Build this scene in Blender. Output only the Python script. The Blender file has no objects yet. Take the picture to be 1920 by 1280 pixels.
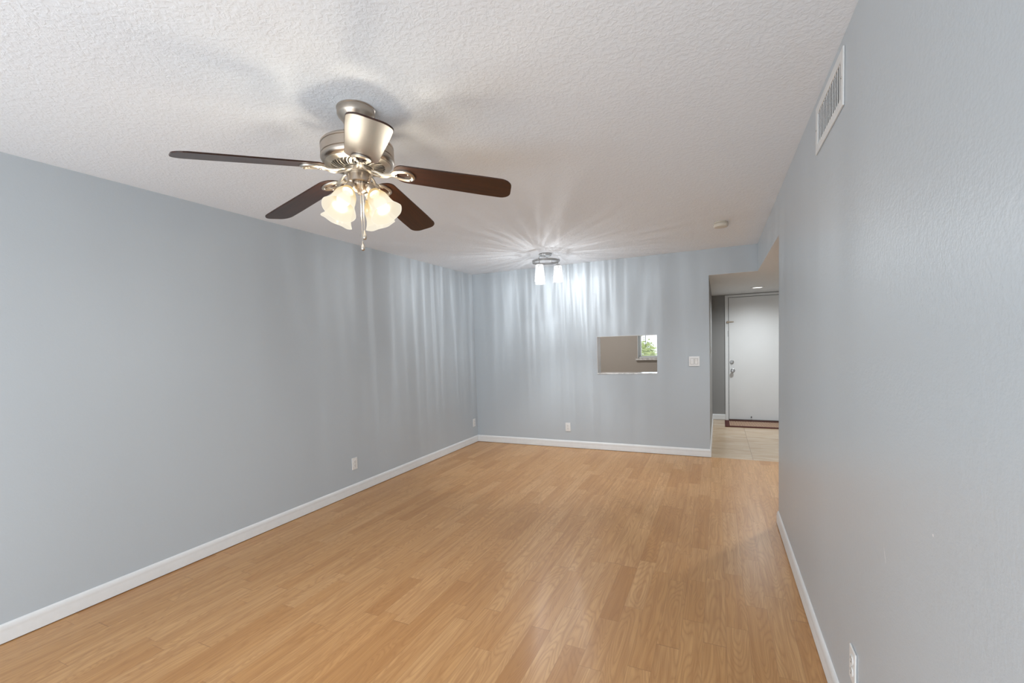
import bpy, bmesh, math, random
from mathutils import Vector, Matrix
from math import sin, cos, pi, radians
random.seed(7)
S = bpy.context.scene
COL = S.collection

# ------------------------------------------------------------------ camera
F_PX = 837.28
cam_d = bpy.data.cameras.new('camera'); cam = bpy.data.objects.new('camera', cam_d); COL.objects.link(cam)
cam_d.sensor_fit = 'HORIZONTAL'; cam_d.sensor_width = 36; cam_d.lens = F_PX*36/1920
cam_d.shift_x = 0; cam_d.shift_y = (693.11-640)/1920
cam_d.clip_start = .02; cam_d.clip_end = 200
r_ = Vector((0.90777158, 0.41827853, -0.03152516)); u_ = Vector((0.00578915, 0.06265554, 0.99801842)); f_ = Vector((-0.4194249, 0.90615526, -0.05445544))
cam.matrix_world = Matrix(((r_.x, u_.x, -f_.x, 0), (r_.y, u_.y, -f_.y, 0), (r_.z, u_.z, -f_.z, 1.39799), (0, 0, 0, 1)))
S.camera = cam
# ------------------------------------------------------------------ exposure, world, big lights
S.view_settings.view_transform = 'Standard'; S.view_settings.look = 'None'
S.view_settings.gamma = 1; S.view_settings.use_curve_mapping = False; S.view_settings.exposure = 0.14
w = bpy.data.worlds.new('sky'); S.world = w; w.use_nodes = True
bg = w.node_tree.nodes['Background']
bg.inputs[0].default_value = (.86, .93, 1, 1); bg.inputs[1].default_value = 1.7

def lamp(name, kind, loc, energy, color=(1, 1, 1), rot=(0, 0, 0), **kw):
    d = bpy.data.lights.new(name, kind); o = bpy.data.objects.new(name, d); COL.objects.link(o)
    o.location = loc; o.rotation_euler = rot; d.energy = energy; d.color = color
    for k, v in kw.items(): setattr(d, k, v)
    return o
A, B, D, H, H2, YC, XJ = 3.2365, .4047, 5.721, 2.44, 2.141, 3.805, -.0947
YB, YE, XE = -1.6, 8.48, 1.9          # wall behind the camera, entry wall, hall wall
# added fill lamps behind the camera, standing in for daylight through assumed glass doors
lamp('rear_fill', 'AREA', (-1.42, YB+.10, 1.15), 38, (.86, .94, 1), (radians(90), 0, 0), shape='RECTANGLE', size=3.2, size_y=2.0)
lamp('ceiling_fill', 'AREA', (-1.42, YB+.12, .35), 31, (.82, .92, 1), (radians(110), 0, 0), shape='RECTANGLE', size=3.0, size_y=.5)  # added fill, tilted up to brighten the ceiling
# added unseen kitchen and hall fill lamps, plus the recessed foyer downlight
lamp('kitchen_fill', 'AREA', (-2.0, 7.1, 2.36), 25, (1, .95, .90), (0, 0, 0), shape='DISK', size=.4)  # added lamp, has no fixture, brightens the kitchen
lamp('foyer_downlight', 'SPOT', (.53, 7.55, 2.125), 110, (.92, .97, 1), (0, 0, 0), spot_size=radians(168), spot_blend=1, shadow_soft_size=.07)
lamp('hall_fill', 'SPOT', (1.25, 5.2, 2.125), 110, (.92, .97, 1), (0, 0, 0), spot_size=radians(160), spot_blend=.6, shadow_soft_size=.07)  # added lamp out of view, has no fixture

# ------------------------------------------------------------------ helpers
def tag(o, label=None, cat=None, group=None, kind=None):
    if label: o['label'] = label
    if cat: o['category'] = cat
    if group: o['group'] = group
    if kind: o['kind'] = kind
    return o
def obj(name, bm, mats, parent=None, smooth=False, bevel=0, segs=2):
    me = bpy.data.meshes.new(name)
    bmesh.ops.recalc_face_normals(bm, faces=bm.faces)
    if smooth:
        for f in bm.faces: f.smooth = True
        for e in bm.edges:
            if len(e.link_faces) == 2 and e.calc_face_angle(0) > radians(38): e.smooth = False
    bm.to_mesh(me); bm.free()
    for m in (mats if isinstance(mats, (list, tuple)) else [mats]): me.materials.append(m)
    o = bpy.data.objects.new(name, me); COL.objects.link(o)
    if parent: o.parent = parent
    if bevel:
        md = o.modifiers.new('bevel', 'BEVEL'); md.width = bevel; md.segments = segs; md.limit_method = 'ANGLE'; md.angle_limit = radians(40)
    return o
def empty(name, loc=(0, 0, 0), rz=0):
    o = bpy.data.objects.new(name, None); COL.objects.link(o); o.location = loc; o.rotation_euler.z = rz
    o.empty_display_size = .05
    return o
def box(bm, x0, x1, y0, y1, z0, z1, mi=0, M=None):
    v = [bm.verts.new((x, y, z)) for x in (x0, x1) for y in (y0, y1) for z in (z0, z1)]
    if M: 
        for q in v: q.co = M @ q.co
    for f in ((0, 1, 3, 2), (4, 6, 7, 5), (0, 4, 5, 1), (2, 3, 7, 6), (0, 2, 6, 4), (1, 5, 7, 3)):
        g = bm.faces.new([v[i] for i in f]); g.material_index = mi
def frame_of(d):
    d = Vector(d).normalized(); a = Vector((0, 0, 1)) if abs(d.z) < .9 else Vector((1, 0, 0))
    x = a.cross(d).normalized(); return x, d.cross(x), d
def lathe(bm, prof, n=40, org=(0, 0, 0), axis=(0, 0, 1), mi=0, rf=None, close=False):
    """prof: (radius, distance along axis)"""
    x, y, d = frame_of(axis); org = Vector(org); rings = []
    for (r, h) in prof:
        if r < 1e-6: rings.append([bm.verts.new(org + d*h)])
        else:
            ring = []
            for i in range(n):
                t = 2*pi*i/n; rr, hh = (rf(r, h, t) if rf else (r, h))
                ring.append(bm.verts.new(org + x*(rr*cos(t)) + y*(rr*sin(t)) + d*hh))
            rings.append(ring)
    prs = list(zip(rings, rings[1:]))
    if close: prs.append((rings[-1], rings[0]))
    for a, b in prs:
        for i in range(n):
            j = (i+1) % n
            if len(a) == 1 and len(b) == 1: break
            if len(a) == 1: f = bm.faces.new((a[0], b[i], b[j]))
            elif len(b) == 1: f = bm.faces.new((a[i], b[0], a[j]))
            else: f = bm.faces.new((a[i], b[i], b[j], a[j]))
            f.material_index = mi
def tube(bm, pts, r, n=10, mi=0, closed=False):
    pts = [Vector(p) for p in pts]; rings = []; N = len(pts)
    rs = r if isinstance(r, (list, tuple)) else [r]*N
    up = None
    for i, p in enumerate(pts):
        if closed: d = pts[(i+1) % N]-pts[i-1]
        else: d = pts[min(i+1, N-1)]-pts[max(i-1, 0)]
        d.normalize()
        if up is None: x, y, _ = frame_of(d)
        else:
            x = (up - d*up.dot(d)).normalized(); y = d.cross(x)
        up = x
        rings.append([bm.verts.new(p + x*(rs[i]*cos(2*pi*k/n)) + y*(rs[i]*sin(2*pi*k/n))) for k in range(n)])
    prs = list(zip(rings, rings[1:]))
    if closed: prs.append((rings[-1], rings[0]))
    for a, b in prs:
        for k in range(n): bm.faces.new((a[k], b[k], b[(k+1) % n], a[(k+1) % n])).material_index = mi
    if not closed:
        bm.faces.new(rings[0][::-1]).material_index = mi; bm.faces.new(rings[-1]).material_index = mi
def ball(bm, c, r, n=12, sz=1, mi=0):
    prof = [(0, -r*sz)] + [(r*sin(pi*i/n), -r*sz*cos(pi*i/n)) for i in range(1, n)] + [(0, r*sz)]
    lathe(bm, prof, n*2, c, mi=mi)
def smoothpath(P, n=8):
    P = [Vector(p) for p in P]; out = []
    for i in range(len(P)-1):
        p0 = P[max(i-1, 0)]; p1 = P[i]; p2 = P[i+1]; p3 = P[min(i+2, len(P)-1)]
        for k in range(n):
            t = k/n
            out.append(.5*((2*p1)+(p2-p0)*t+(2*p0-5*p1+4*p2-p3)*t*t+(3*p1-p0-3*p2+p3)*t**3))
    out.append(P[-1]); return out
def prism(bm, poly, z0, z1, M=None, mi=0):
    lo = [bm.verts.new((x, y, z0)) for x, y in poly]; hi = [bm.verts.new((x, y, z1)) for x, y in poly]
    if M:
        for v in lo+hi: v.co = M @ v.co
    n = len(poly)
    bm.faces.new(lo[::-1]).material_index = mi; bm.faces.new(hi).material_index = mi
    for i in range(n): bm.faces.new((lo[i], lo[(i+1) % n], hi[(i+1) % n], hi[i])).material_index = mi

# ------------------------------------------------------------------ materials
class NT:
    def __init__(s, name):
        s.m = bpy.data.materials.new(name); s.m.use_nodes = True; s.t = s.m.node_tree
        s.b = s.t.nodes['Principled BSDF']; s.out = s.t.nodes['Material Output']
    def n(s, kind, **kw):
        q = s.t.nodes.new(kind)
        for k, v in kw.items(): setattr(q, k, v)
        return q
    def l(s, a, b): s.t.links.new(a, b)
    def put(s, sock, v):
        if hasattr(v, 'links'): s.l(v, sock)
        else: sock.default_value = v
    def math(s, op, a, b=0, c=0, clamp=False):
        q = s.n('ShaderNodeMath', operation=op, use_clamp=clamp)
        s.put(q.inputs[0], a); s.put(q.inputs[1], b)
        if op in ('MULTIPLY_ADD', 'SMOOTH_MIN'): s.put(q.inputs[2], c)
        return q.outputs[0]
    def comb(s, x, y, z):
        q = s.n('ShaderNodeCombineXYZ')
        for i, v in enumerate((x, y, z)): s.put(q.inputs[i], v)
        return q.outputs[0]
    def coords(s):
        t = s.n('ShaderNodeTexCoord'); q = s.n('ShaderNodeSeparateXYZ'); s.l(t.outputs['Object'], q.inputs[0])
        return t.outputs['Object'], q.outputs
    def noise(s, vec, scale, detail=2, rough=.5, dist=0):
        q = s.n('ShaderNodeTexNoise'); s.l(vec, q.inputs['Vector']); q.inputs['Scale'].default_value = scale
        q.inputs['Detail'].default_value = detail; q.inputs['Roughness'].default_value = rough; q.inputs['Distortion'].default_value = dist
        return q.outputs['Fac']
    def mapv(s, vec, sc=(1, 1, 1), loc=(0, 0, 0)):
        q = s.n('ShaderNodeMapping'); s.l(vec, q.inputs[0]); q.inputs['Scale'].default_value = sc; q.inputs['Location'].default_value = loc
        return q.outputs[0]
    def ramp(s, fac, stops):
        q = s.n('ShaderNodeValToRGB'); s.l(fac, q.inputs[0]); e = q.color_ramp.elements
        while len(e) < len(stops): e.new(.5)
        for el, (p, c) in zip(e, stops): el.position = p; el.color = (*c, 1) if len(c) == 3 else c
        return q.outputs[0]
    def mix(s, fac, a, b, mode='MIX'):
        q = s.n('ShaderNodeMix', data_type='RGBA', blend_type=mode)
        s.put(q.inputs[0], fac)
        for i, v in ((6, a), (7, b)):
            if hasattr(v, 'links'): s.l(v, q.inputs[i])
            else: q.inputs[i].default_value = (*v, 1)
        return q.outputs[2]
    def bump(s, h, strength, dist=.01):
        q = s.n('ShaderNodeBump'); s.l(h, q.inputs['Height']); q.inputs['Strength'].default_value = strength; q.inputs['Distance'].default_value = dist
        s.l(q.outputs[0], s.b.inputs['Normal']); return q
    def set(s, col=None, rough=None, metal=None, spec=None, **kw):
        if col is not None:
            if hasattr(col, 'links'): s.l(col, s.b.inputs['Base Color'])
            else: s.b.inputs['Base Color'].default_value = (*col, 1)
        if rough is not None: s.put(s.b.inputs['Roughness'], rough)
        if metal is not None: s.b.inputs['Metallic'].default_value = metal
        if spec is not None: s.b.inputs['Specular IOR Level'].default_value = spec
        for k, v in kw.items(): s.b.inputs[k].default_value = v
        return s.m
def plain(name, col, rough=.5, metal=0, spec=.5, var=.04, sc=30, bump=0):
    t = NT(name); o, _ = t.coords(); n = t.noise(o, sc, 3)
    c = t.mix(n, tuple(x*(1-var) for x in col), tuple(min(1, x*(1+var)) for x in col))
    if bump: t.bump(t.noise(o, sc*6, 2), bump, .002)
    return t.set(c, rough, metal, spec)

def paint(name, col, rough=.5, bump=.18, marks=False, spec=.38):
    t = NT(name); o, s = t.coords()
    big = t.noise(o, .8, 2); c = t.mix(big, tuple(x*.985 for x in col), tuple(x*1.015 for x in col))
    if marks:      # chips and scratches in the paint of the right wall: y, z, half length, half width, tilt
        acc = None
        for (y, z, a, b_, ang) in MARKS:
            dy = t.math('SUBTRACT', s[1], y); dz = t.math('SUBTRACT', s[2], z)
            p = t.math('ADD', t.math('MULTIPLY', dy, cos(ang)/a), t.math('MULTIPLY', dz, sin(ang)/a))
            q = t.math('ADD', t.math('MULTIPLY', dy, -sin(ang)/b_), t.math('MULTIPLY', dz, cos(ang)/b_))
            d = t.math('SQRT', t.math('ADD', t.math('MULTIPLY', p, p), t.math('MULTIPLY', q, q)))
            d = t.math('ADD', d, t.math('MULTIPLY', t.noise(o, 160, 2), .8))
            k = t.math('LESS_THAN', d, 1.25)
            acc = k if acc is None else t.math('MAXIMUM', acc, k)
        c = t.mix(t.math('MULTIPLY', acc, .75), c, (.85, .86, .88))
    h = t.noise(o, 150, 3, .6)
    h2 = t.noise(o, 60, 2, .5)
    t.bump(t.math('ADD', t.math('MULTIPLY', h, .6), t.math('MULTIPLY', h2, .6)), bump, .003)
    return t.set(c, rough, 0, spec)
MARKS = [(.93, .78, .012, .0055, 1.1), (1.48, .80, .025, .0022, 1.15), (1.19, .975, .004, .004, 0)]
WALLC = (.50, .547, .585)
m_wall = paint('blue_grey_wall_paint', WALLC)
m_wall_r = paint('blue_grey_wall_paint_worn', WALLC, rough=.33, bump=.34, marks=True, spec=.6)
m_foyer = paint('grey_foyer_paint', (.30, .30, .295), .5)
m_kitchen = paint('taupe_kitchen_paint', (.43, .395, .36), .5)
m_white = plain('white_trim_paint', (.78, .79, .79), .35)
m_door = plain('white_door_paint', (.76, .77, .77), .38, sc=3)
m_plastic = plain('white_plastic', (.80, .80, .79), .32)
m_plastic_old = plain('yellowed_plastic', (.62, .56, .46), .4)
m_slot = plain('dark_slot', (.06, .055, .05), .6)
m_vent = plain('white_vent_enamel', (.74, .745, .74), .4)
m_dark = plain('dark_recess', (.22, .22, .21), .8)

def ceiling_mat(name, k):
    t = NT(name); o, s = t.coords()
    v = t.mapv(o, (1, 1, 1)); n1 = t.noise(v, 55, 3, .55, .6); n2 = t.noise(v, 20, 2, .5, .3)
    h = t.math('ADD', t.math('MULTIPLY', t.ramp(n1, [(.42, (0, 0, 0)), (.62, (1, 1, 1))]), .8), n2)
    t.bump(h, k, .006)
    return t.set((.84, .88, .93), .75, 0, .3)
m_ceil = ceiling_mat('textured_ceiling_paint', .26)
m_ceil2 = plain('smooth_ceiling_paint', (.80, .83, .86), .7)

def wood_floor():
    t = NT('oak_laminate'); o, s = t.coords()
    W = .0975
    xs = t.math('DIVIDE', t.math('SUBTRACT', s[0], .026), W)
    col = t.math('FLOOR', xs); fx = t.math('SUBTRACT', xs, col)
    def white(vec):
        q = t.n('ShaderNodeTexWhiteNoise', noise_dimensions='3D'); t.l(vec, q.inputs[0]); return q.outputs
    r1 = white(t.comb(col, 1.3, 0))[0]; r2 = white(t.comb(col, 7.7, 2))[0]
    L = t.math('MULTIPLY_ADD', r1, .3, .5)
    ys = t.math('ADD', t.math('DIVIDE', s[1], L), t.math('MULTIPLY', r2, 17))
    # uneven joints: warp the run with a slow wave so that strips differ in length
    ys = t.math('ADD', ys, t.math('MULTIPLY', t.math('SINE', t.math('MULTIPLY', ys, 2.3)), .22))
    row = t.math('FLOOR', ys); fy = t.math('SUBTRACT', ys, row)
    w = white(t.comb(col, row, 3))
    tone = w[0]; rr = t.n('ShaderNodeSeparateColor'); t.l(w[1], rr.inputs[0])
    # grain
    gx = t.math('MULTIPLY_ADD', rr.outputs[0], 9, s[0]); gy = t.math('MULTIPLY_ADD', rr.outputs[1], 9, s[1])
    g = t.comb(t.math('MULTIPLY', gx, 9), t.math('MULTIPLY', gy, 1.1), t.math('MULTIPLY', rr.outputs[2], 20))
    field = t.noise(g, 1.1, 1.5, .45, .25)
    rings = t.math('FRACT', t.math('MULTIPLY', field, 26))
    rings = t.math('ABSOLUTE', t.math('SUBTRACT', rings, .5))
    rings = t.math('POWER', t.math('MULTIPLY', rings, 2), 2.2)
    fine = t.noise(t.comb(t.math('MULTIPLY', gx, 180), t.math('MULTIPLY', gy, 6), 0), 1, 3, .6)
    streak = t.noise(t.comb(t.math('MULTIPLY', gx, 42), t.math('MULTIPLY', gy, 1.6), 4), 1, 3, .55)
    base = t.ramp(tone, [(0, (.48, .240, .085)), (.2, (.56, .300, .118)), (.6, (.60, .335, .140)), (1, (.64, .375, .170))])
    c = t.mix(t.math('MULTIPLY', rings, .36), base, (.30, .13, .042))
    c = t.mix(t.math('MULTIPLY', t.ramp(fine, [(.45, (0, 0, 0)), (.72, (1, 1, 1))]), .22), c, (.36, .17, .07))
    c = t.mix(t.math('MULTIPLY', t.ramp(streak, [(.40, (0, 0, 0)), (.68, (1, 1, 1))]), .55), c, (.38, .175, .06))
    # strip joints; every second one is the deeper board joint
    def line(f, wd): return t.math('LESS_THAN', t.math('MINIMUM', f, t.math('SUBTRACT', 1, f)), wd)
    jx = line(fx, .008); par = t.math('ABSOLUTE', t.math('MODULO', col, 2))
    jy = t.math('LESS_THAN', t.math('MINIMUM', fy, t.math('SUBTRACT', 1, fy)), t.math('DIVIDE', .0012, L))
    jb = t.math('MULTIPLY', jx, .40)
    j = t.math('MAXIMUM', jb, t.math('MULTIPLY', jy, .45))
    c = t.mix(j, c, (.20, .09, .04))
    t.bump(t.math('ADD', t.math('MULTIPLY', j, -1), t.math('MULTIPLY', fine, .15)), .12, .001)
    rg = t.math('MULTIPLY_ADD', fine, .12, .28)
    return t.set(c, rg, 0, .5)
m_wood = wood_floor()

def tile_floor():
    t = NT('travertine_tile'); o, s = t.coords()
    PX, PY = .81, 1.62
    xs = t.math('DIVIDE', t.math('SUBTRACT', s[0], .357), PX); col = t.math('FLOOR', xs); fx = t.math('SUBTRACT', xs, col)
    par = t.math('ABSOLUTE', t.math('MODULO', col, 2))
    ys = t.math('DIVIDE', t.math('SUBTRACT', t.math('SUBTRACT', s[1], 7.03), t.math('MULTIPLY', par, .81)), PY)
    row = t.math('FLOOR', ys); fy = t.math('SUBTRACT', ys, row)
    g1 = t.math('LESS_THAN', t.math('MINIMUM', fx, t.math('SUBTRACT', 1, fx)), .0035)
    g2 = t.math('LESS_THAN', t.math('MINIMUM', fy, t.math('SUBTRACT', 1, fy)), .0018)
    g = t.math('MAXIMUM', g1, g2)
    v = t.comb(t.math('MULTIPLY', s[0], 1.2), t.math('MULTIPLY', s[1], 5), t.math('MULTIPLY_ADD', col, 3.1, t.math('MULTIPLY', row, 5.7)))
    n = t.noise(v, 1.6, 5, .6, 1.2)
    c = t.ramp(n, [(.25, (.40, .27, .16)), (.45, (.50, .37, .24)), (.6, (.56, .44, .31)), (.8, (.49, .38, .27))])
    c = t.mix(t.math('MULTIPLY', g, .8), c, (.26, .18, .12))
    t.bump(t.math('MULTIPLY', g, -1), .3, .001)
    return t.set(c, .22, 0, .5)
m_tile = tile_floor()

def walnut():
    t = NT('walnut_fan_blade'); o, s = t.coords()
    n = t.noise(t.comb(t.math('MULTIPLY', s[0], 5), t.math('MULTIPLY', s[1], 90), 0), 1, 3, .6, .4)
    c = t.ramp(n, [(.3, (.016, .005, .002)), (.7, (.046, .013, .004))])
    return t.set(c, .38, 0, .25, **{'Coat Weight': .45, 'Coat Roughness': .32})
m_blade = walnut()
def nickel(name, col=(.52, .45, .38), rough=.33):
    t = NT(name); o, s = t.coords()
    n = t.noise(t.mapv(o, (4, 4, 300)), 1, 2)
    c = t.mix(n, tuple(x*.93 for x in col), col)
    t.put(t.b.inputs['Roughness'], t.math('MULTIPLY_ADD', n, .1, rough-.05))
    return t.set(c, None, 1)
m_nickel = nickel('brushed_nickel')
m_chrome = nickel('polished_nickel', (.62, .57, .50), .36)
m_chrome2 = nickel('satin_chrome', (.48, .48, .48), .3)

def emit(name, col, strength, clear=0):
    t = NT(name); o, s = t.coords(); n = t.noise(o, 20, 1)
    c = t.mix(n, tuple(x*.97 for x in col), col)
    e = t.n('ShaderNodeEmission'); t.l(c, e.inputs[0]); e.inputs[1].default_value = strength
    if clear:      # clear glass envelope around the glowing filament
        tp = t.n('ShaderNodeBsdfTransparent'); mx = t.n('ShaderNodeMixShader'); mx.inputs[0].default_value = clear
        t.l(e.outputs[0], mx.inputs[1]); t.l(tp.outputs[0], mx.inputs[2]); t.l(mx.outputs[0], t.out.inputs[0]); return t.m
    t.l(e.outputs[0], t.out.inputs[0]); return t.m
m_bulb = emit('lit_bulb_warm', (1, .95, .84), 3.0, .7)
m_bulb2 = emit('lit_bulb_white', (1, .98, .95), 9.0, .7)
m_disc = emit('lit_downlight', (1, .98, .95), 2.2)
def shade_mat(name, k, tpw):
    """lit frosted glass: glows whiter at the mouth, creamier at the neck, and lets part of the bulb's light through"""
    t = NT(name); o, s = t.coords(); n = t.noise(o, 18, 3, .6, 1.0)
    q = t.n('ShaderNodeVectorMath', operation='DOT_PRODUCT'); t.l(o, q.inputs[0]); q.inputs[1].default_value = (sin(radians(33)), 0, -cos(radians(33)))
    h = t.math('SUBTRACT', q.outputs['Value'], .052*sin(radians(33))+(2.44-2.106)*cos(radians(33)))
    f = t.math('DIVIDE', t.math('SUBTRACT', h, .035), .12, clamp=True)
    f = t.math('ADD', f, t.math('MULTIPLY', t.math('SUBTRACT', n, .5), .35))
    c = t.ramp(f, [(0, (.80, .55, .24)), (.25, (.90, .70, .38)), (.6, (1, .90, .70)), (1, (1, .93, .78))])
    em = t.n('ShaderNodeEmission'); t.l(c, em.inputs[0]); em.inputs[1].default_value = k
    gl = t.n('ShaderNodeBsdfGlossy'); gl.inputs['Roughness'].default_value = .25; gl.inputs[0].default_value = (.012, .012, .012, 1)
    ad = t.n('ShaderNodeAddShader'); t.l(em.outputs[0], ad.inputs[0]); t.l(gl.outputs[0], ad.inputs[1])
    tp = t.n('ShaderNodeBsdfTransparent'); tp.inputs[0].default_value = (1, .96, .88, 1)
    m2 = t.n('ShaderNodeMixShader'); m2.inputs[0].default_value = tpw; t.l(ad.outputs[0], m2.inputs[1]); t.l(tp.outputs[0], m2.inputs[2])
    t.l(m2.outputs[0], t.out.inputs[0]); return t.m
m_shade = shade_mat('frosted_cream_glass', .92, .2)
m_shade_in = shade_mat('frosted_cream_glass_inside', .92, .62)
def clearshade():
    t = NT('hammered_clear_glass'); o, s = t.coords(); n = t.noise(o, 45, 2, .5, .5)
    bp = t.n('ShaderNodeBump'); t.l(n, bp.inputs['Height']); bp.inputs['Strength'].default_value = .8; bp.inputs['Distance'].default_value = .004
    gl = t.n('ShaderNodeBsdfGlossy'); gl.inputs['Roughness'].default_value = .08; t.l(bp.outputs[0], gl.inputs['Normal'])
    tp = t.n('ShaderNodeBsdfTransparent'); em = t.n('ShaderNodeEmission'); em.inputs[0].default_value = (.98, .99, 1, 1)
    t.l(t.math('MULTIPLY_ADD', n, 1.3, .5), em.inputs[1])
    m1 = t.n('ShaderNodeMixShader'); m1.inputs[0].default_value = .18; t.l(tp.outputs[0], m1.inputs[1]); t.l(gl.outputs[0], m1.inputs[2])
    m2 = t.n('ShaderNodeMixShader'); m2.inputs[0].default_value = .55; t.l(m1.outputs[0], m2.inputs[1]); t.l(em.outputs[0], m2.inputs[2])
    t.l(m2.outputs[0], t.out.inputs[0]); return t.m
m_clear = clearshade()
def pane_mat():
    t = NT('window_glass'); gl = t.n('ShaderNodeBsdfGlossy'); gl.inputs['Roughness'].default_value = .02
    tp = t.n('ShaderNodeBsdfTransparent'); m1 = t.n('ShaderNodeMixShader'); m1.inputs[0].default_value = .06
    t.l(tp.outputs[0], m1.inputs[1]); t.l(gl.outputs[0], m1.inputs[2]); t.l(m1.outputs[0], t.out.inputs[0]); return t.m
m_pane = pane_mat()
def marble(name, c0, c1):
    t = NT(name); o, s = t.coords(); n = t.noise(o, 9, 5, .65, 1.5)
    return t.set(t.ramp(n, [(.35, c0), (.6, c1)]), .12)
m_marble = marble('white_marble', (.50, .50, .50), (.84, .83, .82))
m_leaf = plain('green_leaves', (.42, .50, .14), .6, var=.45, sc=2)
m_bark = plain('bark', (.20, .15, .10), .9, var=.3)
m_grass = plain('lawn', (.18, .25, .08), .9, var=.3, sc=.5)
m_matred = plain('red_brown_mat_border', (.075, .013, .008), .8, var=.2, sc=200, bump=.3)
m_matgap = plain('mat_backing', (.13, .055, .035), .9)
m_matrib = plain('mat_tan_ribs', (.52, .36, .25), .8)
m_black = plain('black_rubber', (.02, .02, .02), .7)

# ------------------------------------------------------------------ structure
def struct(name, bm, m, label, bevel=0):
    return tag(obj(name, bm, m, bevel=bevel), label, None, None, 'structure')
T = .12
bm = bmesh.new(); box(bm, -A-.1, XE+.1, YB-.1, D+.004, -.12, 0)
struct('floor', bm, m_wood, 'honey oak laminate floor laid in strips along the long walls')
bm = bmesh.new(); box(bm, -A-.1, XE+.1, D+.0041, YE+.15, -.12, .0)
struct('floor_foyer', bm, m_tile, 'beige travertine tile floor in front of the entry door')
bm = bmesh.new(); box(bm, -A-.1, XE+.1, YB-.1, YE+.15, H, H+.12)
struct('ceiling', bm, m_ceil, 'white textured ceiling of the living room')
bm = bmesh.new()
box(bm, B+.001, XE, YC-.3, YE, H2-.0015, H2+.03); box(bm, XJ, B+.0009, D+.001, YE, H2-.0015, H2+.03)
struct('ceiling_foyer', bm, m_ceil2, 'lower smooth ceiling over the foyer and hall')
bm = bmesh.new(); box(bm, -A-T, -A, YB, YE+.1, 0, H)
struct('wall_left', bm, m_wall, 'long blue grey wall on the left')
PX0, PX1, PZ0, PZ1, DT = -1.427, -.681, 1.004, 1.476, .18
bm = bmesh.new()
box(bm, -A, PX0, D, D+DT, 0, H); box(bm, PX1, XJ, D, D+DT, 0, H); box(bm, PX0, PX1, D, D+DT, 0, PZ0-.012); box(bm, PX0, PX1, D, D+DT, PZ1, H)
box(bm, XJ, B, D, D+DT, H2, H)
struct('wall_back', bm, m_wall, 'blue grey end wall with the kitchen opening and the foyer doorway')
bm = bmesh.new(); VY0, VY1, VZ0, VZ1 = 1.986, 2.394, 2.233, 2.365
box(bm, B, B+T, YB, VY0, 0, H); box(bm, B, B+T, VY1, YC, 0, H); box(bm, B, B+T, VY0, VY1, 0, VZ0); box(bm, B, B+T, VY0, VY1, VZ1, H); box(bm, B+.06, B+T, VY0, VY1, VZ0, VZ1); box(bm, B, B+T, YC, D+DT, H2, H)
struct('wall_right', bm, m_wall_r, 'blue grey wall on the right with paint chips')
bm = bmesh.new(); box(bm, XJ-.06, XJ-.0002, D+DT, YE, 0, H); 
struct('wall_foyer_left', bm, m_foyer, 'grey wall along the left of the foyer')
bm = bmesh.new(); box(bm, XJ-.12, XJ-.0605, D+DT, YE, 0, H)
struct('wall_kitchen_right', bm, m_kitchen, 'taupe kitchen side of the foyer partition')
KX = XJ-.06
WX0, WX1, WZ0, WZ1 = -1.355, -.45, 1.085, 2.05
bm = bmesh.new()
box(bm, -A, WX0, YE, YE+.16, 0, H); box(bm, WX1, KX, YE, YE+.16, 0, H); box(bm, WX0, WX1, YE, YE+.16, 0, WZ0); box(bm, WX0, WX1, YE, YE+.16, WZ1, H)
struct('wall_kitchen_far', bm, m_kitchen, 'taupe kitchen wall holding the window')
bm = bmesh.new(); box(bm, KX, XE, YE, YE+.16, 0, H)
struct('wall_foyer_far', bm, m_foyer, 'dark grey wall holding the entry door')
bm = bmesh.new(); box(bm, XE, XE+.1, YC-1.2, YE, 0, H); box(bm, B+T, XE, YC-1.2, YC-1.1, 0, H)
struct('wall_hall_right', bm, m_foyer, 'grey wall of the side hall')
# wall behind the camera with the patio door
bm = bmesh.new(); GX0, GX1, GZ = -3.0, .15, 2.1
box(bm, -A, GX0, YB-.12, YB, 0, H); box(bm, GX1, B+T, YB-.12, YB, 0, H); box(bm, GX0, GX1, YB-.12, YB, GZ, H)
struct('wall_front', bm, m_wall, 'blue grey wall behind the viewer with a glass sliding door')
dr = empty('door_2', ((GX0+GX1)/2, YB-.06, 0)); tag(dr, 'white framed sliding glass door behind the viewer', None, None, 'structure')
bm = bmesh.new(); hw = (GX1-GX0)/2
for x0, x1 in ((-hw, -hw+.06), (-.04, .04), (hw-.06, hw)): box(bm, x0, x1, -.03, .03, .0, GZ)
box(bm, -hw+.06, hw-.06, -.03, .03, 0, .07); box(bm, -hw+.06, hw-.06, -.03, .03, GZ-.07, GZ)
obj('door_frame', bm, m_white, dr)
for s_ in (-1, 1):
    bm = bmesh.new(); x0, x1 = sorted((s_*.041, s_*(hw-.061))); box(bm, x0, x1, -.004, .004, .071, GZ-.071); obj('glass_pane', bm, m_pane, dr)

# opening sill and lining
bm = bmesh.new(); box(bm, PX0-.0, PX1, D-.006, D+DT+.03, PZ0-.012, PZ0)
struct('trim_1', bm, m_marble, 'pale stone ledge in the kitchen opening', .003)

bm = bmesh.new(); box(bm, PX0, PX0+.004, D+.0005, D+DT, PZ0, PZ1); box(bm, PX0+.004, PX1, D+.0005, D+DT, PZ1-.004, PZ1)
struct('trim_5', bm, m_white, 'white painted lining of the kitchen opening')

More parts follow.
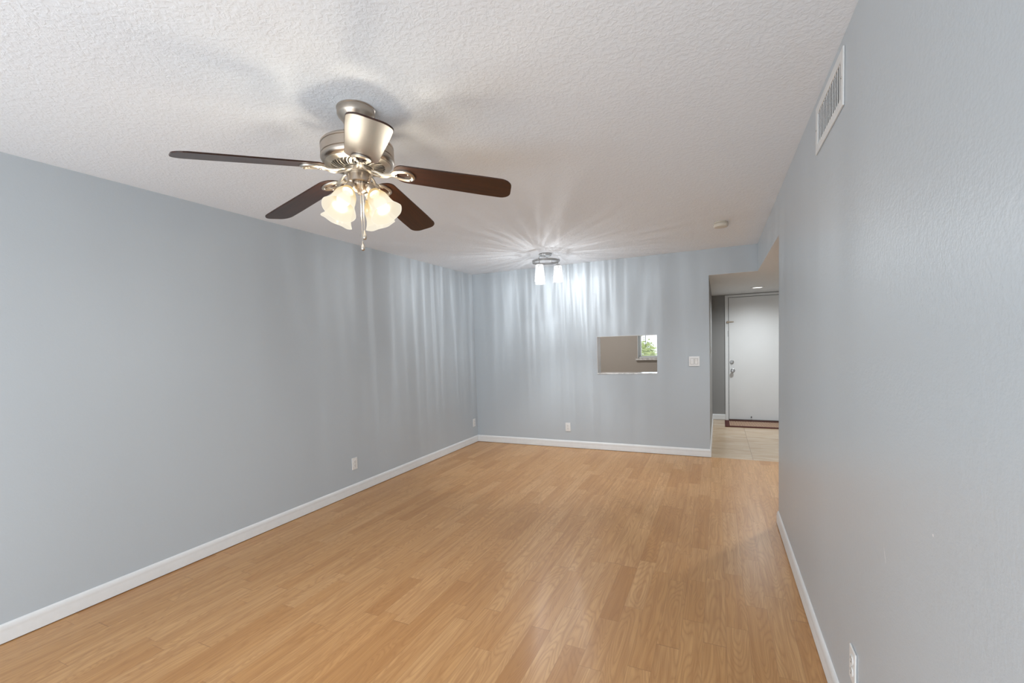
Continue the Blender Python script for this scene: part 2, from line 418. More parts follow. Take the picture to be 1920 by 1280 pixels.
# baseboards ------------------------------------------------------
BP = [(0, 0), (.013, 0), (.013, .05), (.011, .062), (.012, .066), (.008, .082), (.004, .09), (0, .092)]
def baseboard(bm, p0, p1, nrm, e0=0, e1=0):
    """extrude the moulding from p0 to p1, nrm points into the room; e0/e1 mitre factor at the ends"""
    p0 = Vector((*p0, 0)); p1 = Vector((*p1, 0)); nrm = Vector((*nrm, 0)); d = (p1-p0).normalized()
    a = [bm.verts.new(p0 + nrm*o + d*(e0*o) + Vector((0, 0, z))) for o, z in BP]
    b = [bm.verts.new(p1 + nrm*o - d*(e1*o) + Vector((0, 0, z))) for o, z in BP]
    for i in range(len(BP)-1): bm.faces.new((a[i], b[i], b[i+1], a[i+1]))
    bm.faces.new(a); bm.faces.new(b[::-1])
G = .005
def bb(name, segs, label):
    bm = bmesh.new()
    for s in segs: baseboard(bm, *s)
    o = obj(name, bm, m_white, smooth=True); o.location.z = G
    return tag(o, label, None, None, 'structure')
bb('baseboard_left', [((-A, YB), (-A, D), (1, 0), 0, 1)], 'white moulded baseboard along the left wall')
bb('baseboard_back', [((-A, D), (XJ, D), (0, -1), 1, -1), ((XJ, D), (XJ, YE), (1, 0), -1, 1)], 'white baseboard along the end wall and around its corner')
bb('baseboard_right', [((B, YC), (B, YB), (-1, 0), -1, 0), ((B+T, YC), (B, YC), (0, 1), 0, -1)], 'white baseboard along the right wall')
bb('baseboard_foyer', [((XJ, YE), (.107, YE), (0, -1), 1, 0)], 'white baseboard left of the entry door')
# dark expansion gap shows under the raised baseboards

# entry door ------------------------------------------------------
DX0, DX1, DZ = .165, 1.08, 2.085
d1 = empty('door_1', ((DX0+DX1)/2, YE, 0)); tag(d1, 'white flush entry door at the end of the foyer', None, None, 'structure')
cx = (DX0+DX1)/2
bm = bmesh.new(); box(bm, DX0-cx, DX1-cx, -.030, -.004, .022, DZ); obj('door_slab', bm, m_door, d1, bevel=.002)
bm = bmesh.new(); box(bm, DX0-.006-cx, DX1+.006-cx, -.0038, -.0002, .0, DZ+.006); obj('door_gap', bm, m_slot, d1)
def lathe_obj(name, prof, org, axis, m, parent, n=28, sm=True):
    bm = bmesh.new(); lathe(bm, prof, n, org, axis); return obj(name, bm, m, parent, smooth=sm)
kx = .224-cx
kb = lathe_obj('door_knob', [(.0, 0), (.033, 0), (.033, .006), (.018, .012), (.013, .02), (.013, .035), (.022, .042), (.029, .052), (.029, .062), (.022, .070), (0, .072)], (kx, -.030, .856), (0, -1, 0), m_chrome2, d1)
lathe_obj('deadbolt', [(0, 0), (.031, 0), (.031, .008), (.026, .016), (.012, .017), (.012, .02), (0, .02)], (kx-.012, -.030, 1.002), (0, -1, 0), m_chrome2, d1)
bm = bmesh.new(); box(bm, kx-.016, kx-.008, -.066, -.0485, .986, 1.018); tb = obj('thumb_turn', bm, m_chrome2, d1, bevel=.002)
bm = bmesh.new(); box(bm, DX0-.012-cx, DX0+.075-cx, -.048, -.031, 1.672, 1.686); box(bm, DX0-.03-cx, DX0-.0-cx, -.052, -.0305, 1.664, 1.694)
tag(obj('door_guard', bm, plain('aged_brass', (.34, .27, .20), .4, 1), d1, bevel=.002), 'aged brass swing guard')
bm = bmesh.new(); lathe(bm, [(0, 0), (.007, 0), (.006, .012), (.010, .014), (.010, .022), (0, .023)], 14, (.50-cx, -.030, .07), (0, -1, 0))
obj('door_stop', bm, m_black, d1, smooth=True)
# casing
bm = bmesh.new()
def casing(bm, poly): pass
box(bm, DX0-.058, DX0-.0065, YE-.02, YE, 0.0, DZ+.045); box(bm, DX0-.0065, DX1+.0065, YE-.02, YE, DZ+.0065, DZ+.045); box(bm, DX1+.0065, DX1+.058, YE-.02, YE, 0.0, DZ+.045)
struct('trim_2', bm, m_white, 'white casing around the entry door', .003)
bm = bmesh.new(); box(bm, DX0-.0, DX1, YE-.07, YE-.032, 0.0, .018)
struct('trim_3', bm, plain('dark_wood_threshold', (.07, .025, .015), .5), 'dark wooden threshold of the entry door', .004)
# strike plate in the casing
bm = bmesh.new(); box(bm, DX0-.016, DX0-.009, YE-.0212, YE-.0202, 1.43, 1.53)
struct('trim_4', bm, m_chrome2, 'small metal plate on the door casing')

# doormat ----------------------------------------------------------
mt = empty('doormat', (.62, 8.06, 0)); tag(mt, 'red brown doormat with tan ribbed centre in front of the entry door', 'doormat')
bm = bmesh.new(); X0, X1, Y0, Y1 = -.525, .525, -.265, .315
box(bm, X0, X1, Y0, Y1, .0005, .005); obj('backing', bm, m_matgap, mt)
bm = bmesh.new(); e = .065
box(bm, X0, X0+e, Y0, Y1, .0052, .014); box(bm, X1-e, X1, Y0, Y1, .0052, .014); box(bm, X0+e, X1-e, Y0, Y0+e, .0052, .014); box(bm, X0+e, X1-e, Y1-e, Y1, .0052, .014)
obj('border', bm, m_matred, mt, bevel=.002)
bm = bmesh.new(); n = 46; st = (X1-X0-2*e)/n
for i in range(n): box(bm, X0+e+st*(i+.22), X0+e+st*(i+.82), Y0+e, Y1-e, .0052, .012)
obj('ribs', bm, m_matrib, mt)

# kitchen window ---------------------------------------------------
wn = empty('window_1', ((WX0+WX1)/2, YE+.10, WZ0)); tag(wn, 'white framed kitchen window seen through the opening', None, None, 'structure')
hw = (WX1-WX0)/2; hh = WZ1-WZ0
bm = bmesh.new()
box(bm, -hw, -hw+.05, 0, .05, 0, hh); box(bm, hw-.05, hw, 0, .05, 0, hh); box(bm, -hw+.05, hw-.05, 0, .05, 0, .04); box(bm, -hw+.05, hw-.05, 0, .05, hh-.05, hh); box(bm, -hw+.05, hw-.05, .01, .04, hh*.5-.02, hh*.5+.02)
obj('window_frame', bm, m_white, wn, bevel=.002)
bm = bmesh.new(); box(bm, -hw+.05, hw-.05, .024, .028, .04, hh-.05); obj('glass_pane', bm, m_pane, wn)
bm = bmesh.new()                       # white plastered lining of the recess
box(bm, -hw, -hw+.006, -.10, 0, 0, hh); box(bm, hw-.006, hw, -.10, 0, 0, hh); box(bm, -hw, hw, -.10, 0, hh-.006, hh)
obj('window_lining', bm, m_white, wn)
bm = bmesh.new()
pts = []; N = 26
for i in range(N+1): pts.append((-hw-.03+(2*hw+.06)*i/N, -.145+.006*random.uniform(-1, 1)))
prism(bm, pts+[(hw+.03, -.101), (-hw-.03, -.101)], -.032, .0); box(bm, -hw, hw, -.101, 0, -.0, .002)
obj('window_sill', bm, m_marble, wn)
bl = empty('window_blind', ((WX0+WX1)/2, YE+.055, WZ0)); tag(bl, 'white horizontal blind with open slats in the kitchen window', 'blind')
bm = bmesh.new(); box(bm, -hw+.010, hw-.010, -.022, .022, hh-.05, hh-.008); obj('headrail', bm, m_plastic, bl)
bm = bmesh.new(); n = 42
for i in range(n):
    z = .045+(hh-.12)*i/(n-1); box(bm, -hw+.012, hw-.012, -.012, .012, z-.0005, z+.0005, M=Matrix.Translation((0, 0, z)) @ Matrix.Rotation(radians(4), 4, 'X') @ Matrix.Translation((0, 0, -z)))
obj('slats', bm, m_plastic, bl)
bm = bmesh.new(); box(bm, -hw+.012, hw-.012, -.013, .013, .008, .026); obj('bottom_rail', bm, m_plastic, bl)
bm = bmesh.new(); tube(bm, [(-1.212-(WX0+WX1)/2, -.035, hh-.02), (-1.208-(WX0+WX1)/2, -.04, 1.295-WZ0)], .0045, 8); obj('tilt_wand', bm, m_slot, bl)

# kitchen counter run under the window (only its edge could be glimpsed)
# outdoors ---------------------------------------------------------
bm = bmesh.new(); box(bm, -60, 40, YE+3, 90, -3.3, -3.2); struct('ground', bm, m_grass, 'lawn below the kitchen window')
def tree(name, x, y, zc, rx, rz, label, n=5200):
    t = empty(name, (x, y, -3.2)); tag(t, label, 'tree', 'trees outside the kitchen window')
    bm = bmesh.new(); zc0 = zc+3.2
    tube(bm, smoothpath([(0, 0, 0), (.05, .02, zc0*.4), (-.03, 0, zc0*.75), (.1, 0, zc0+rz*.5)], 6), [.16-.1*i/18 for i in range(19)], 10)
    for k in range(9):
        a = k*2.4; z = zc0*.55+k*.12
        tube(bm, smoothpath([(0, 0, z), (rx*.35*cos(a), rx*.35*sin(a), z+rz*.35), (rx*.75*cos(a), rx*.75*sin(a), z+rz*.75)], 4), [.06-.005*i for i in range(9)], 6)
    obj('trunk', bm, m_bark, t, smooth=True)
    bm = bmesh.new()
    for i in range(n):
        while True:
            p = Vector((random.uniform(-1, 1), random.uniform(-1, 1), random.uniform(-1, 1)))
            if .35 < p.length < 1: break
        lump = 1+.16*sin(5*p.x+2)+.14*sin(7*p.y)*cos(4*p.z)
        p = Vector((p.x*rx*lump, p.y*rx*lump, zc0+p.z*rz*lump))
        d = Vector((random.gauss(0, 1), random.gauss(0, 1), random.gauss(0, .6))).normalized(); sx, sy, _ = frame_of(d)
        L = random.uniform(.07, .16); w_ = L*.4
        v = [bm.verts.new(p+sx*q[0]+sy*q[1]+d*q[2]) for q in ((-L, 0, 0), (0, -w_, .01), (L, 0, -.02), (0, w_, .01))]
        bm.faces.new(v)
    obj('foliage', bm, m_leaf, t)
tree('leafy_tree', -2.55, 17.5, -.62, 1.6, 1.6, 'yellow green leafy tree outside the kitchen window, nearest of the two')
tree('leafy_tree', -4.9, 27, -.75, 3.8, 2.4, 'taller spreading tree behind the nearest tree outside the kitchen window', 6000)

# ------------------------------------------------------------------ wall plates
def outlet(loc, rz, label):
    """local frame: plate lies in XZ, faces -Y"""
    t = empty('wall_outlet', loc, rz); tag(t, label, 'outlet', 'white duplex outlets along the walls')
    bm = bmesh.new(); box(bm, -.035, .035, -.006, -.0003, -.0575, .0575); obj('cover_plate', bm, m_plastic, t, bevel=.0025)
    for s in (-1, 1):
        bm = bmesh.new()
        poly = [(.0165*cos(a)*1.0, max(-.0145, min(.0145, .0175*sin(a)))) for a in [2*pi*k/24 for k in range(24)]]
        prism(bm, poly, .0062, .009, Matrix.Translation((0, 0, s*.0195)) @ Matrix.Rotation(radians(90), 4, 'X'))
        r = obj('receptacle', bm, m_plastic, t)
        bm = bmesh.new()
        for x0, h_ in ((-.0075, .0042), (.0052, .0036)): box(bm, x0, x0+.0022, -.0096, -.0091, s*.0195+.001-h_+.003, s*.0195+.001+h_+.003)
        lathe(bm, [(0, 0), (.0026, 0), (.0026, .0005), (0, .0005)], 10, (0, -.0091, s*.0195-.0075), (0, -1, 0)); obj('slots', bm, m_slot, r)
    bm = bmesh.new(); lathe(bm, [(0, 0), (.003, 0), (.0025, .0012), (0, .0014)], 12, (0, -.0062, 0), (0, -1, 0)); obj('screw', bm, m_chrome2, t)
outlet((-A, 3.256, .295), radians(90), 'white wall outlet low on the left wall, nearer the viewer')
outlet((-A, 5.617, .294), radians(90), 'white wall outlet low on the left wall, right beside the far corner')
outlet((-1.842, D, .279), 0, 'white wall outlet low on the end wall, left of the kitchen opening')
outlet((B, 1.762, .298), radians(-90), 'white wall outlet low on the right wall at the bottom of the photo')
def switch(loc, rz, label, n=2):
    t = empty('light_switch', loc, rz); tag(t, label, 'light switch')
    w_ = .035+.023*(n-1)
    bm = bmesh.new(); box(bm, -w_-.0, w_, -.006, -.0003, -.0575, .0575); obj('cover_plate', bm, m_plastic, t, bevel=.0025)
    for i in range(n):
        x = (i-(n-1)/2)*.046
        bm = bmesh.new(); box(bm, x-.0185, x+.0185, -.0066, -.0061, -.0355, .0355); obj('switch_gap', bm, m_dark, t)
        bm = bmesh.new()
        v = [(-.0068, -.0335), (-.0125 if i == 0 else -.0085, -.0335), (-.0085, 0), (-.0085 if i == 0 else -.0125, .0335), (-.0068, .0335)]
        prism(bm, v, x-.0165, x+.0165, Matrix(((0, 0, 1, 0), (1, 0, 0, 0), (0, 1, 0, 0), (0, 0, 0, 1)))); obj('rocker', bm, m_plastic, t)
switch((-.259, D, 1.143), 0, 'white double rocker light switch beside the foyer doorway')
switch((XJ, 6.55, 1.24), radians(90), 'single light switch seen edge-on on the foyer wall', 1)

# ------------------------------------------------------------------ air vent on the right wall
av = empty('air_vent', (B, 2.19, 2.299)); tag(av, 'white return air grille high on the right wall', 'air vent')
Ya, Yb_, Za, Zb = -.238, .238, -.1, .1; e = .034
bm = bmesh.new()
for (y0, y1, z0, z1) in ((Ya, Ya+e, Za, Zb), (Yb_-e, Yb_, Za, Zb), (Ya+e, Yb_-e, Za, Za+e), (Ya+e, Yb_-e, Zb-e, Zb)): box(bm, -.0065, -.0005, y0, y1, z0, z1)
obj('grille_frame', bm, m_vent, av, bevel=.0015)
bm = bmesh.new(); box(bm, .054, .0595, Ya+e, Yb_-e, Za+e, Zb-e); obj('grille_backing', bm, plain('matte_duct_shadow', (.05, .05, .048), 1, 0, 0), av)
bm = bmesh.new(); n = 15; sp = (Yb_-Ya-2*e)/n
for i in range(n):
    yc = Ya+e+sp*(i+.5); box(bm, -.011, .011, -.0010, .0010, Za+e, Zb-e, M=Matrix.Translation((.0035, yc, 0)) @ Matrix.Rotation(radians(58), 4, 'Z'))
obj('louvres', bm, m_vent, av)
for y in (Ya+e*.5, Yb_-e*.5):
    bm = bmesh.new(); lathe(bm, [(0, 0), (.004, 0), (.003, .002), (0, .0022)], 12, (-.0067, y, 0), (-1, 0, 0)); obj('screw', bm, m_chrome2, av)

# ------------------------------------------------------------------ smoke detector
sd = empty('smoke_detector', (.028, 4.49, H)); tag(sd, 'round yellowed smoke detector on the ceiling near the foyer', 'smoke detector')
lathe_obj('mounting_base', [(0, 0), (.056, 0), (.056, -.010), (.050, -.012), (0, -.012)], (0, 0, -.0003), (0, 0, 1), m_plastic_old, sd, 36)
bm = bmesh.new(); lathe(bm, [(0, -.0125), (.057, -.0125), (.061, -.018), (.061, -.034), (.055, -.043), (.03, -.047), (0, -.0475)], 36)
obj('detector_cover', bm, plain('ivory_plastic', (.66, .61, .52), .4), sd, smooth=True)
# ------------------------------------------------------------------ recessed light in the foyer
rl = empty('recessed_light', (.53, 7.55, H2-.0015)); tag(rl, 'round lit recessed light in the foyer ceiling', 'ceiling light')
lathe_obj('trim_ring', [(.068, 0), (.095, 0), (.093, -.006), (.072, -.008), (.068, -.004)], (0, 0, -.0003), (0, 0, 1), m_plastic, rl, 36)
lathe_obj('lens', [(0, -.001), (.0675, -.001), (.0675, -.0035), (0, -.0045)], (0, 0, 0), (0, 0, 1), m_disc, rl, 36)

# ------------------------------------------------------------------ ceiling fan
FX, FY = -1.42, 1.541
fan = empty('ceiling_fan', (FX, FY, H)); tag(fan, 'brushed nickel ceiling fan with five dark walnut blades and four lit bell shades', 'ceiling fan')
Z = lambda z: z-H
lathe_obj('canopy', [(0, 0), (.080, 0), (.0805, -.004), (.0785, -.006), (.0785, -.026), (.0745, -.034), (.062, -.048), (.052, -.064), (.047, -.078), (.045, -.090), (0, -.090)], (0, 0, -.0005), (0, 0, 1), m_nickel, fan, 48)
lathe_obj('downrod', [(0, Z(2.3495)), (.030, Z(2.3495)), (.028, Z(2.335)), (.028, Z(2.302)), (.036, Z(2.294)), (0, Z(2.294))], (0, 0, 0), (0, 0, 1), m_nickel, fan, 32)
lathe_obj('motor_housing', [(0, Z(2.2935)), (.06, Z(2.2935)), (.136, Z(2.291)), (.147, Z(2.287)), (.1525, Z(2.280)), (.1525, Z(2.274)), (.1495, Z(2.272)), (.1495, Z(2.269)), (.1525, Z(2.267)),
    (.1525, Z(2.234)), (.1495, Z(2.232)), (.1495, Z(2.229)), (.1535, Z(2.227)), (.1535, Z(2.220)), (.148, Z(2.209)), (.138, Z(2.203)), (.128, Z(2.200)), (.126, Z(2.204)), (0, Z(2.204))], (0, 0, 0), (0, 0, 1), m_nickel, fan, 64)
# vented underside: dark cavity and curved ribs
bm = bmesh.new()
lathe(bm, [(.052, Z(2.190)), (.124, Z(2.201)), (.124, Z(2.2035)), (.052, Z(2.2035))], 48, mi=1, close=True)
lathe(bm, [(.112, Z(2.1945)), (.137, Z(2.2005)), (.137, Z(2.2025)), (.112, Z(2.198))], 64, close=True)
lathe(bm, [(.052, Z(2.1825)), (.066, Z(2.1845)), (.066, Z(2.1895)), (.052, Z(2.1895))], 64, close=True)
for k in range(35):
    a = 2*pi*k/35
    if k % 7 in (0,): wd = .014
    else: wd = .0042
    P = []
    for i in range(6):
        q = i/5; r = .064+.050*q; aa = a+.30*q*q
        P.append((r, aa, 2.1845+(2.1955-2.1845)*q))
    for (r0, a0, z0), (r1, a1, z1) in zip(P, P[1:]):
        vs = []
        for (r, aa, z) in ((r0, a0, z0), (r1, a1, z1)):
            c_, s_ = cos(aa), sin(aa)
            for sg in (-1, 1):
                for dz in (0, .0045): vs.append(bm.verts.new((r*c_-sg*wd*.5*s_, r*s_+sg*wd*.5*c_, Z(z)+dz)))
        for f in ((0, 1, 3, 2), (4, 6, 7, 5), (0, 4, 5, 1), (2, 3, 7, 6), (0, 2, 6, 4), (1, 5, 7, 3)): bm.faces.new([vs[i] for i in f])
obj('vented_plate', bm, [m_chrome, m_slot], fan, smooth=True)
lathe_obj('flywheel', [(0, Z(2.182)), (.060, Z(2.182)), (.062, Z(2.179)), (.062, Z(2.168)), (.055, Z(2.164)), (0, Z(2.164))], (0, 0, 0), (0, 0, 1), m_chrome, fan, 48)
lathe_obj('switch_cup', [(0, Z(2.1635)), (.048, Z(2.1635)), (.050, Z(2.160)), (.050, Z(2.128)), (.046, Z(2.124)), (.040, Z(2.122)), (0, Z(2.122))], (0, 0, 0), (0, 0, 1), m_nickel, fan, 48)
lathe_obj('light_fitter', [(0, Z(2.1215)), (.040, Z(2.1215)), (.042, Z(2.115)), (.036, Z(2.102)), (.022, Z(2.090)), (.010, Z(2.085)), (.008, Z(2.077)), (0, Z(2.075))], (0, 0, 0), (0, 0, 1), m_nickel, fan, 40)

# blades: built along +X, then copied by rotation
ZB, R0, R1 = 2.166, .150, .668
def blade_poly():
    P = []
    def w(t): return .065+.0085*min(1, t*1.25)
    # lower edge root -> tip, tip corner arcs, upper edge back, root arc
    n = 22; up = []
    for i in range(n+1):
        t = i/n; x = R0+.05+(R1-.05-R0-.05)*t; up.append((x, w(t)))
    tip = []
    rc = .047; wt = w(1); xb = R1-.050
    for k in range(1, 9):
        a = pi/2*(1-k/8); tip.append((xb+ .050*cos(a), (wt-rc)+rc*sin(a)))
    root = []
    for k in range(1, 9):
        a = pi/2*k/8; root.append((R0+.05-.05*sin(a), .065*cos(a)**.8 if k < 8 else 0.006))
    up_side = up+tip
    poly = [(x, y) for x, y in up_side] + [(x, -y) for x, y in up_side[::-1]] + [(x, -y) for x, y in root] + [(x, y) for x, y in root[::-1]]
    return poly
PITCH = radians(11)
DROOP = radians(8.6)
bmB = bmesh.new(); prism(bmB, blade_poly(), 0.0, .006)
bladeM = Matrix.Translation((R0, 0, Z(ZB))) @ Matrix.Rotation(DROOP, 4, 'Y') @ Matrix.Rotation(-PITCH, 4, 'X') @ Matrix.Translation((-R0, 0, 0))
b0 = obj('blade', bmB, m_blade, fan, bevel=.0015)
# iron: in blade space (z=0 is the underside of the blade), an open teardrop that screws on, an arm back to the flywheel
def iron_mesh():
    bm = bmesh.new()
    # loop
    loop = []
    for k in range(28):
        a = 2*pi*k/28; rx = .046; ry = .030
        x = .190+rx*cos(a); y = ry*sin(a)*(1+.25*cos(a))
        loop.append((x, y, -.0055))
    inv = bladeM.inverted()
    rings = []
    for i, p in enumerate(loop):
        p = Vector(p); d = (Vector(loop[(i+1) % 28])-Vector(loop[i-1])).normalized(); nrm = Vector((d.y, -d.x, 0))
        rings.append([bm.verts.new(p+nrm*q[0]+Vector((0, 0, q[1]))) for q in ((-.008, .0045), (-.0075, -.001), (0, -.0055), (.0075, -.001), (.008, .0045))])
    for i in range(28):
        a, b = rings[i], rings[(i+1) % 28]
        for k in range(5): bm.faces.new((a[k], b[k], b[(k+1) % 5], a[(k+1) % 5]))
    # two prongs from the flywheel merging into the loop
    for s in (-1, 1):
        pts = [inv @ Vector((.056, s*.017, Z(2.173))), inv @ Vector((.078, s*.021, Z(2.166))), inv @ Vector((.105, s*.014, Z(2.158))), Vector((.135, s*.007, -.009)), Vector((.150, s*.008, -.0062)), Vector((.168, s*.018, -.006))]
        tube(bm, smoothpath(pts, 5), [.0065]*10+[.006]*16, 8)
    tube(bm, smoothpath([inv @ Vector((.095, 0, Z(2.160))), inv @ Vector((.12, 0, Z(2.155))), Vector((.142, 0, -.0075)), Vector((.158, 0, -.006))], 5), .008, 8)
    for (x, y) in ((.165, .0), (.218, .024), (.218, -.024)): ball(bm, (x, y, -.0115), .0045, 6, .6)
    return bm
ir0 = obj('blade_iron', iron_mesh(), m_chrome, b0, smooth=True)
ANG = [28.3+72*k for k in range(5)]
def setm(o, a): o.matrix_local = Matrix.Rotation(radians(a), 4, 'Z') @ bladeM
setm(b0, ANG[0])
for a in ANG[1:]:
    c = b0.copy(); COL.objects.link(c); c.parent = fan; setm(c, a)
    d = ir0.copy(); COL.objects.link(d); d.parent = c

# light kit: arm along +X; socket, shade and bulb are its sub-parts
TILT = radians(33)
dv = Vector((sin(TILT), 0, -cos(TILT))); s0 = Vector((.052, 0, Z(2.106)))
bm = bmesh.new(); tube(bm, smoothpath([(.022, 0, Z(2.108)), (.036, 0, Z(2.112)), (.047, 0, Z(2.111)), s0+dv*.006], 5), .0085, 12)
arm0 = obj('light_arm', bm, m_nickel, fan, smooth=True)
bm = bmesh.new(); prof = [(0, 0), (.012, 0), (.019, .004), (.0195, .010)]
for k in range(4): prof += [(.0195, .012+k*.006), (.0182, .014+k*.006), (.0182, .016+k*.006)]
prof += [(.0205, .036), (.0235, .040), (.0235, .046), (.0, .046)]
lathe(bm, prof, 28, s0, dv); sock0 = obj('socket', bm, m_nickel, arm0, smooth=True)
def lip(r, h, t):
    k = max(0, (h-.085)/.075); return r*(1+.012*k*cos(6*t)), h-.002*k*cos(6*t)
pr = [(.0245, .034), (.026, .042), (.036, .054), (.0435, .070), (.047, .088), (.049, .106), (.053, .122), (.0605, .138), (.070, .152), (.0705, .1535)]
inn = [(r-.003, h-.0008) for r, h in pr[::-1]]
bm = bmesh.new(); lathe(bm, pr+inn, 48, s0, dv, rf=lip, close=True)
for i, f in enumerate(bm.faces): f.material_index = 1 if len(pr) <= i//48 < 2*len(pr)-1 else 0
sh0 = obj('lamp_shade', bm, [m_shade, m_shade_in], arm0, smooth=True)
bm = bmesh.new(); lathe(bm, [(0, .0465), (.013, .0465), (.014, .058), (.020, .074), (.027, .088), (.028, .098), (.024, .110), (.014, .118), (0, .121)], 28, s0, dv)
bu0 = obj('bulb', bm, m_bulb, arm0, smooth=True)
ARMS = [-90, 0, 90, 180]
AOFF = 4
for i, a in enumerate(ARMS):
    if i == 0: r = arm0
    else:
        r = arm0.copy(); COL.objects.link(r); r.parent = fan
        for q in (sock0, sh0, bu0): c = q.copy(); COL.objects.link(c); c.parent = r
    r.rotation_euler.z = radians(a+AOFF)
    p = Matrix.Rotation(radians(a+AOFF), 4, 'Z') @ (s0+dv*.094)
    lamp('fan_bulb_light', 'POINT', (FX+p.x, FY+p.y, H+p.z), 17, (1, .965, .92), shadow_soft_size=.022)
# pull chains
def chain(x, y, zb, yb=None):
    bm = bmesh.new(); n = 60; z0 = 2.118
    tube(bm, [(x, y, Z(z0)), (x*1.05, y*1.05, Z((z0+zb)/2)), (x*1.02, y*1.02, Z(zb))], .0011, 6)
    for k in range(n): ball(bm, (x*(1+.05*sin(pi*k/n)), y*(1+.05*sin(pi*k/n)), Z(z0+(zb-z0)*k/n)), .0019, 3)
    c = obj('pull_chain', bm, m_chrome, fan, smooth=True)
    bm = bmesh.new(); lathe(bm, [(0, .002), (.0025, 0), (.004, -.008), (.0075, -.020), (.0095, -.028), (.0085, -.034), (.005, -.038), (0, -.039)], 20, (x*1.02, y*1.02, Z(zb)))
    obj('pull_fob', bm, m_chrome, c, smooth=True)
chain(.043, -.030, 1.910); chain(.036, -.036, 1.863)

# ------------------------------------------------------------------ semi-flush light at the far end
LX, LY = -1.804, 4.915
lt = empty('ceiling_light', (LX, LY, H)); tag(lt, 'chrome ring ceiling light with three lit clear glass shades near the end wall', 'ceiling light')
lathe_obj('canopy', [(0, 0), (.074, 0), (.076, -.004), (.076, -.014), (.066, -.018), (.064, -.024), (.03, -.028), (.012, -.034), (.0, -.036)], (0, 0, -.0005), (0, 0, 1), m_chrome2, lt, 40)
RR, RZ = .150, Z(2.352)
bm = bmesh.new(); lathe(bm, [(RR, RZ-.013), (RR+.005, RZ-.013), (RR+.005, RZ+.013), (RR, RZ+.013)], 72, close=True); obj('ring', bm, m_chrome2, lt, smooth=True)
az0 = radians(20)
for k in range(2):
    a = az0+radians(60)+k*pi
    bm = bmesh.new(); c_, s_ = cos(a), sin(a)
    tube(bm, smoothpath([(.01*c_, .01*s_, Z(2.404)), (.06*c_, .06*s_, Z(2.402)), (.12*c_, .12*s_, Z(2.398)), (.143*c_, .143*s_, Z(2.385)), (.1465*c_, .1465*s_, Z(2.352))], 6), .0035, 8)
    obj('support_rod', bm, m_chrome2, lt, smooth=True)
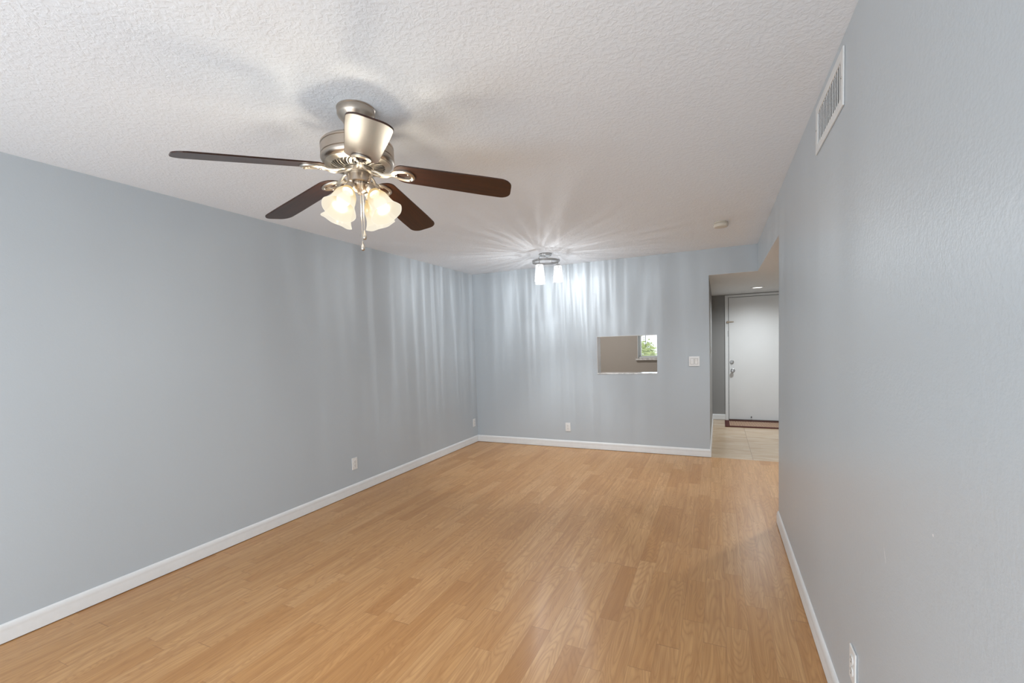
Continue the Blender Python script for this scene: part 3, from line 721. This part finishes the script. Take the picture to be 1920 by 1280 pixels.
# gives the ribbed light pattern of the hammered glass: the lamp's output varies around its axis
def streaky(l, seed):
    d = l.data; d.use_nodes = True; t = d.node_tree; em = t.nodes['Emission']
    N = lambda k, **kw: (lambda q: [setattr(q, a, b) for a, b in kw.items()] and q or q)(t.nodes.new(k))
    g = N('ShaderNodeNewGeometry'); sx = N('ShaderNodeSeparateXYZ'); t.links.new(g.outputs['Incoming'], sx.inputs[0])
    def M(op, a, b=0):
        q = N('ShaderNodeMath', operation=op)
        for i, v in enumerate((a, b)):
            if hasattr(v, 'links'): t.links.new(v, q.inputs[i])
            else: q.inputs[i].default_value = v
        return q.outputs[0]
    az = M('ARCTAN2', sx.outputs[1], sx.outputs[0])
    cb = N('ShaderNodeCombineXYZ'); t.links.new(M('MULTIPLY', M('COSINE', az), 4.3), cb.inputs[0]); t.links.new(M('MULTIPLY', M('SINE', az), 4.3), cb.inputs[1])
    t.links.new(M('ADD', M('MULTIPLY', sx.outputs[2], .22), seed), cb.inputs[2])
    n = N('ShaderNodeTexNoise'); t.links.new(cb.outputs[0], n.inputs['Vector']); n.inputs['Scale'].default_value = 1.6; n.inputs['Detail'].default_value = 1.5; n.inputs['Roughness'].default_value = .6
    v = M('SUBTRACT', n.outputs['Fac'], .5); v = M('ABSOLUTE', v); v = M('SUBTRACT', 1, M('MULTIPLY', v, 7)); v = M('MAXIMUM', v, 0); v = M('POWER', v, 2.2)
    # the open bottom of the glass throws plain light down, the ribbed sides throw the streaks
    side = M('MINIMUM', M('MAXIMUM', M('ADD', M('MULTIPLY', sx.outputs[2], 2.2), 2.25), 0), 1)
    v = M('ADD', M('MULTIPLY', M('SUBTRACT', M('MULTIPLY', v, 1.8), .5), side), 1.0)
    v = M('MAXIMUM', v, .1)
    # a bulb gives little light back past its own base
    up = M('POWER', M('SUBTRACT', 1, M('MAXIMUM', sx.outputs[2], 0)), 2.3)
    v = M('MULTIPLY', v, up)
    t.links.new(v, em.inputs['Strength'])
dn = Vector((0, 0, -1))
sh_z = Z(2.302)
holder0 = None
for k in range(3):
    a = az0+k*2*pi/3
    if k == 0:
        bm = bmesh.new()
        tube(bm, smoothpath([(.157, .0, Z(2.345)), (.160, 0, Z(2.368)), (.150, 0, Z(2.374)), (.141, 0, Z(2.366)), (.139, 0, Z(2.335)), (.139, 0, Z(2.312))], 5), .0038, 8)
        lathe(bm, [(0, 0), (.020, 0), (.024, -.004), (.030, -.012), (.030, -.016), (.016, -.018), (.016, -.040), (0, -.040)], 24, (.139, 0, Z(2.316)))
        holder0 = obj('lamp_holder', bm, m_chrome2, lt, smooth=True)
        bm = bmesh.new(); pr = [(.030, 0), (.040, -.003), (.0455, -.010), (.0485, -.05), (.0535, -.110), (.0585, -.170), (.0605, -.190)]
        lathe(bm, pr+[(r-.0035, h+(.001 if i == 0 else -.0)) for i, (r, h) in enumerate(pr[::-1])], 40, (.139, 0, sh_z-.001), close=True, rf=lambda r, h, t: (r*(1+.012*cos(10*t+h*40)), h))
        for i, f in enumerate(bm.faces): f.material_index = 1 if len(pr) <= i//40 < 2*len(pr)-1 else 0
        g0 = obj('glass_shade', bm, [m_clear, m_pane], holder0, smooth=True)
        bm = bmesh.new(); lathe(bm, [(0, -.0545), (.014, -.0545), (.018, -.065), (.030, -.085), (.035, -.105), (.032, -.125), (.018, -.140), (0, -.144)], 28, (.139, 0, sh_z))
        u0 = obj('bulb', bm, m_bulb2, holder0, smooth=True); r = holder0
    else:
        r = holder0.copy(); COL.objects.link(r); r.parent = lt
        for q in (g0, u0): c = q.copy(); COL.objects.link(c); c.parent = r
    r.rotation_euler.z = a
    L_ = lamp('glass_shade_light', 'POINT', (LX+.139*cos(a), LY+.139*sin(a), H+sh_z-.105), 34, (.95, .98, 1), shadow_soft_size=.010)
    streaky(L_, k*3.7)
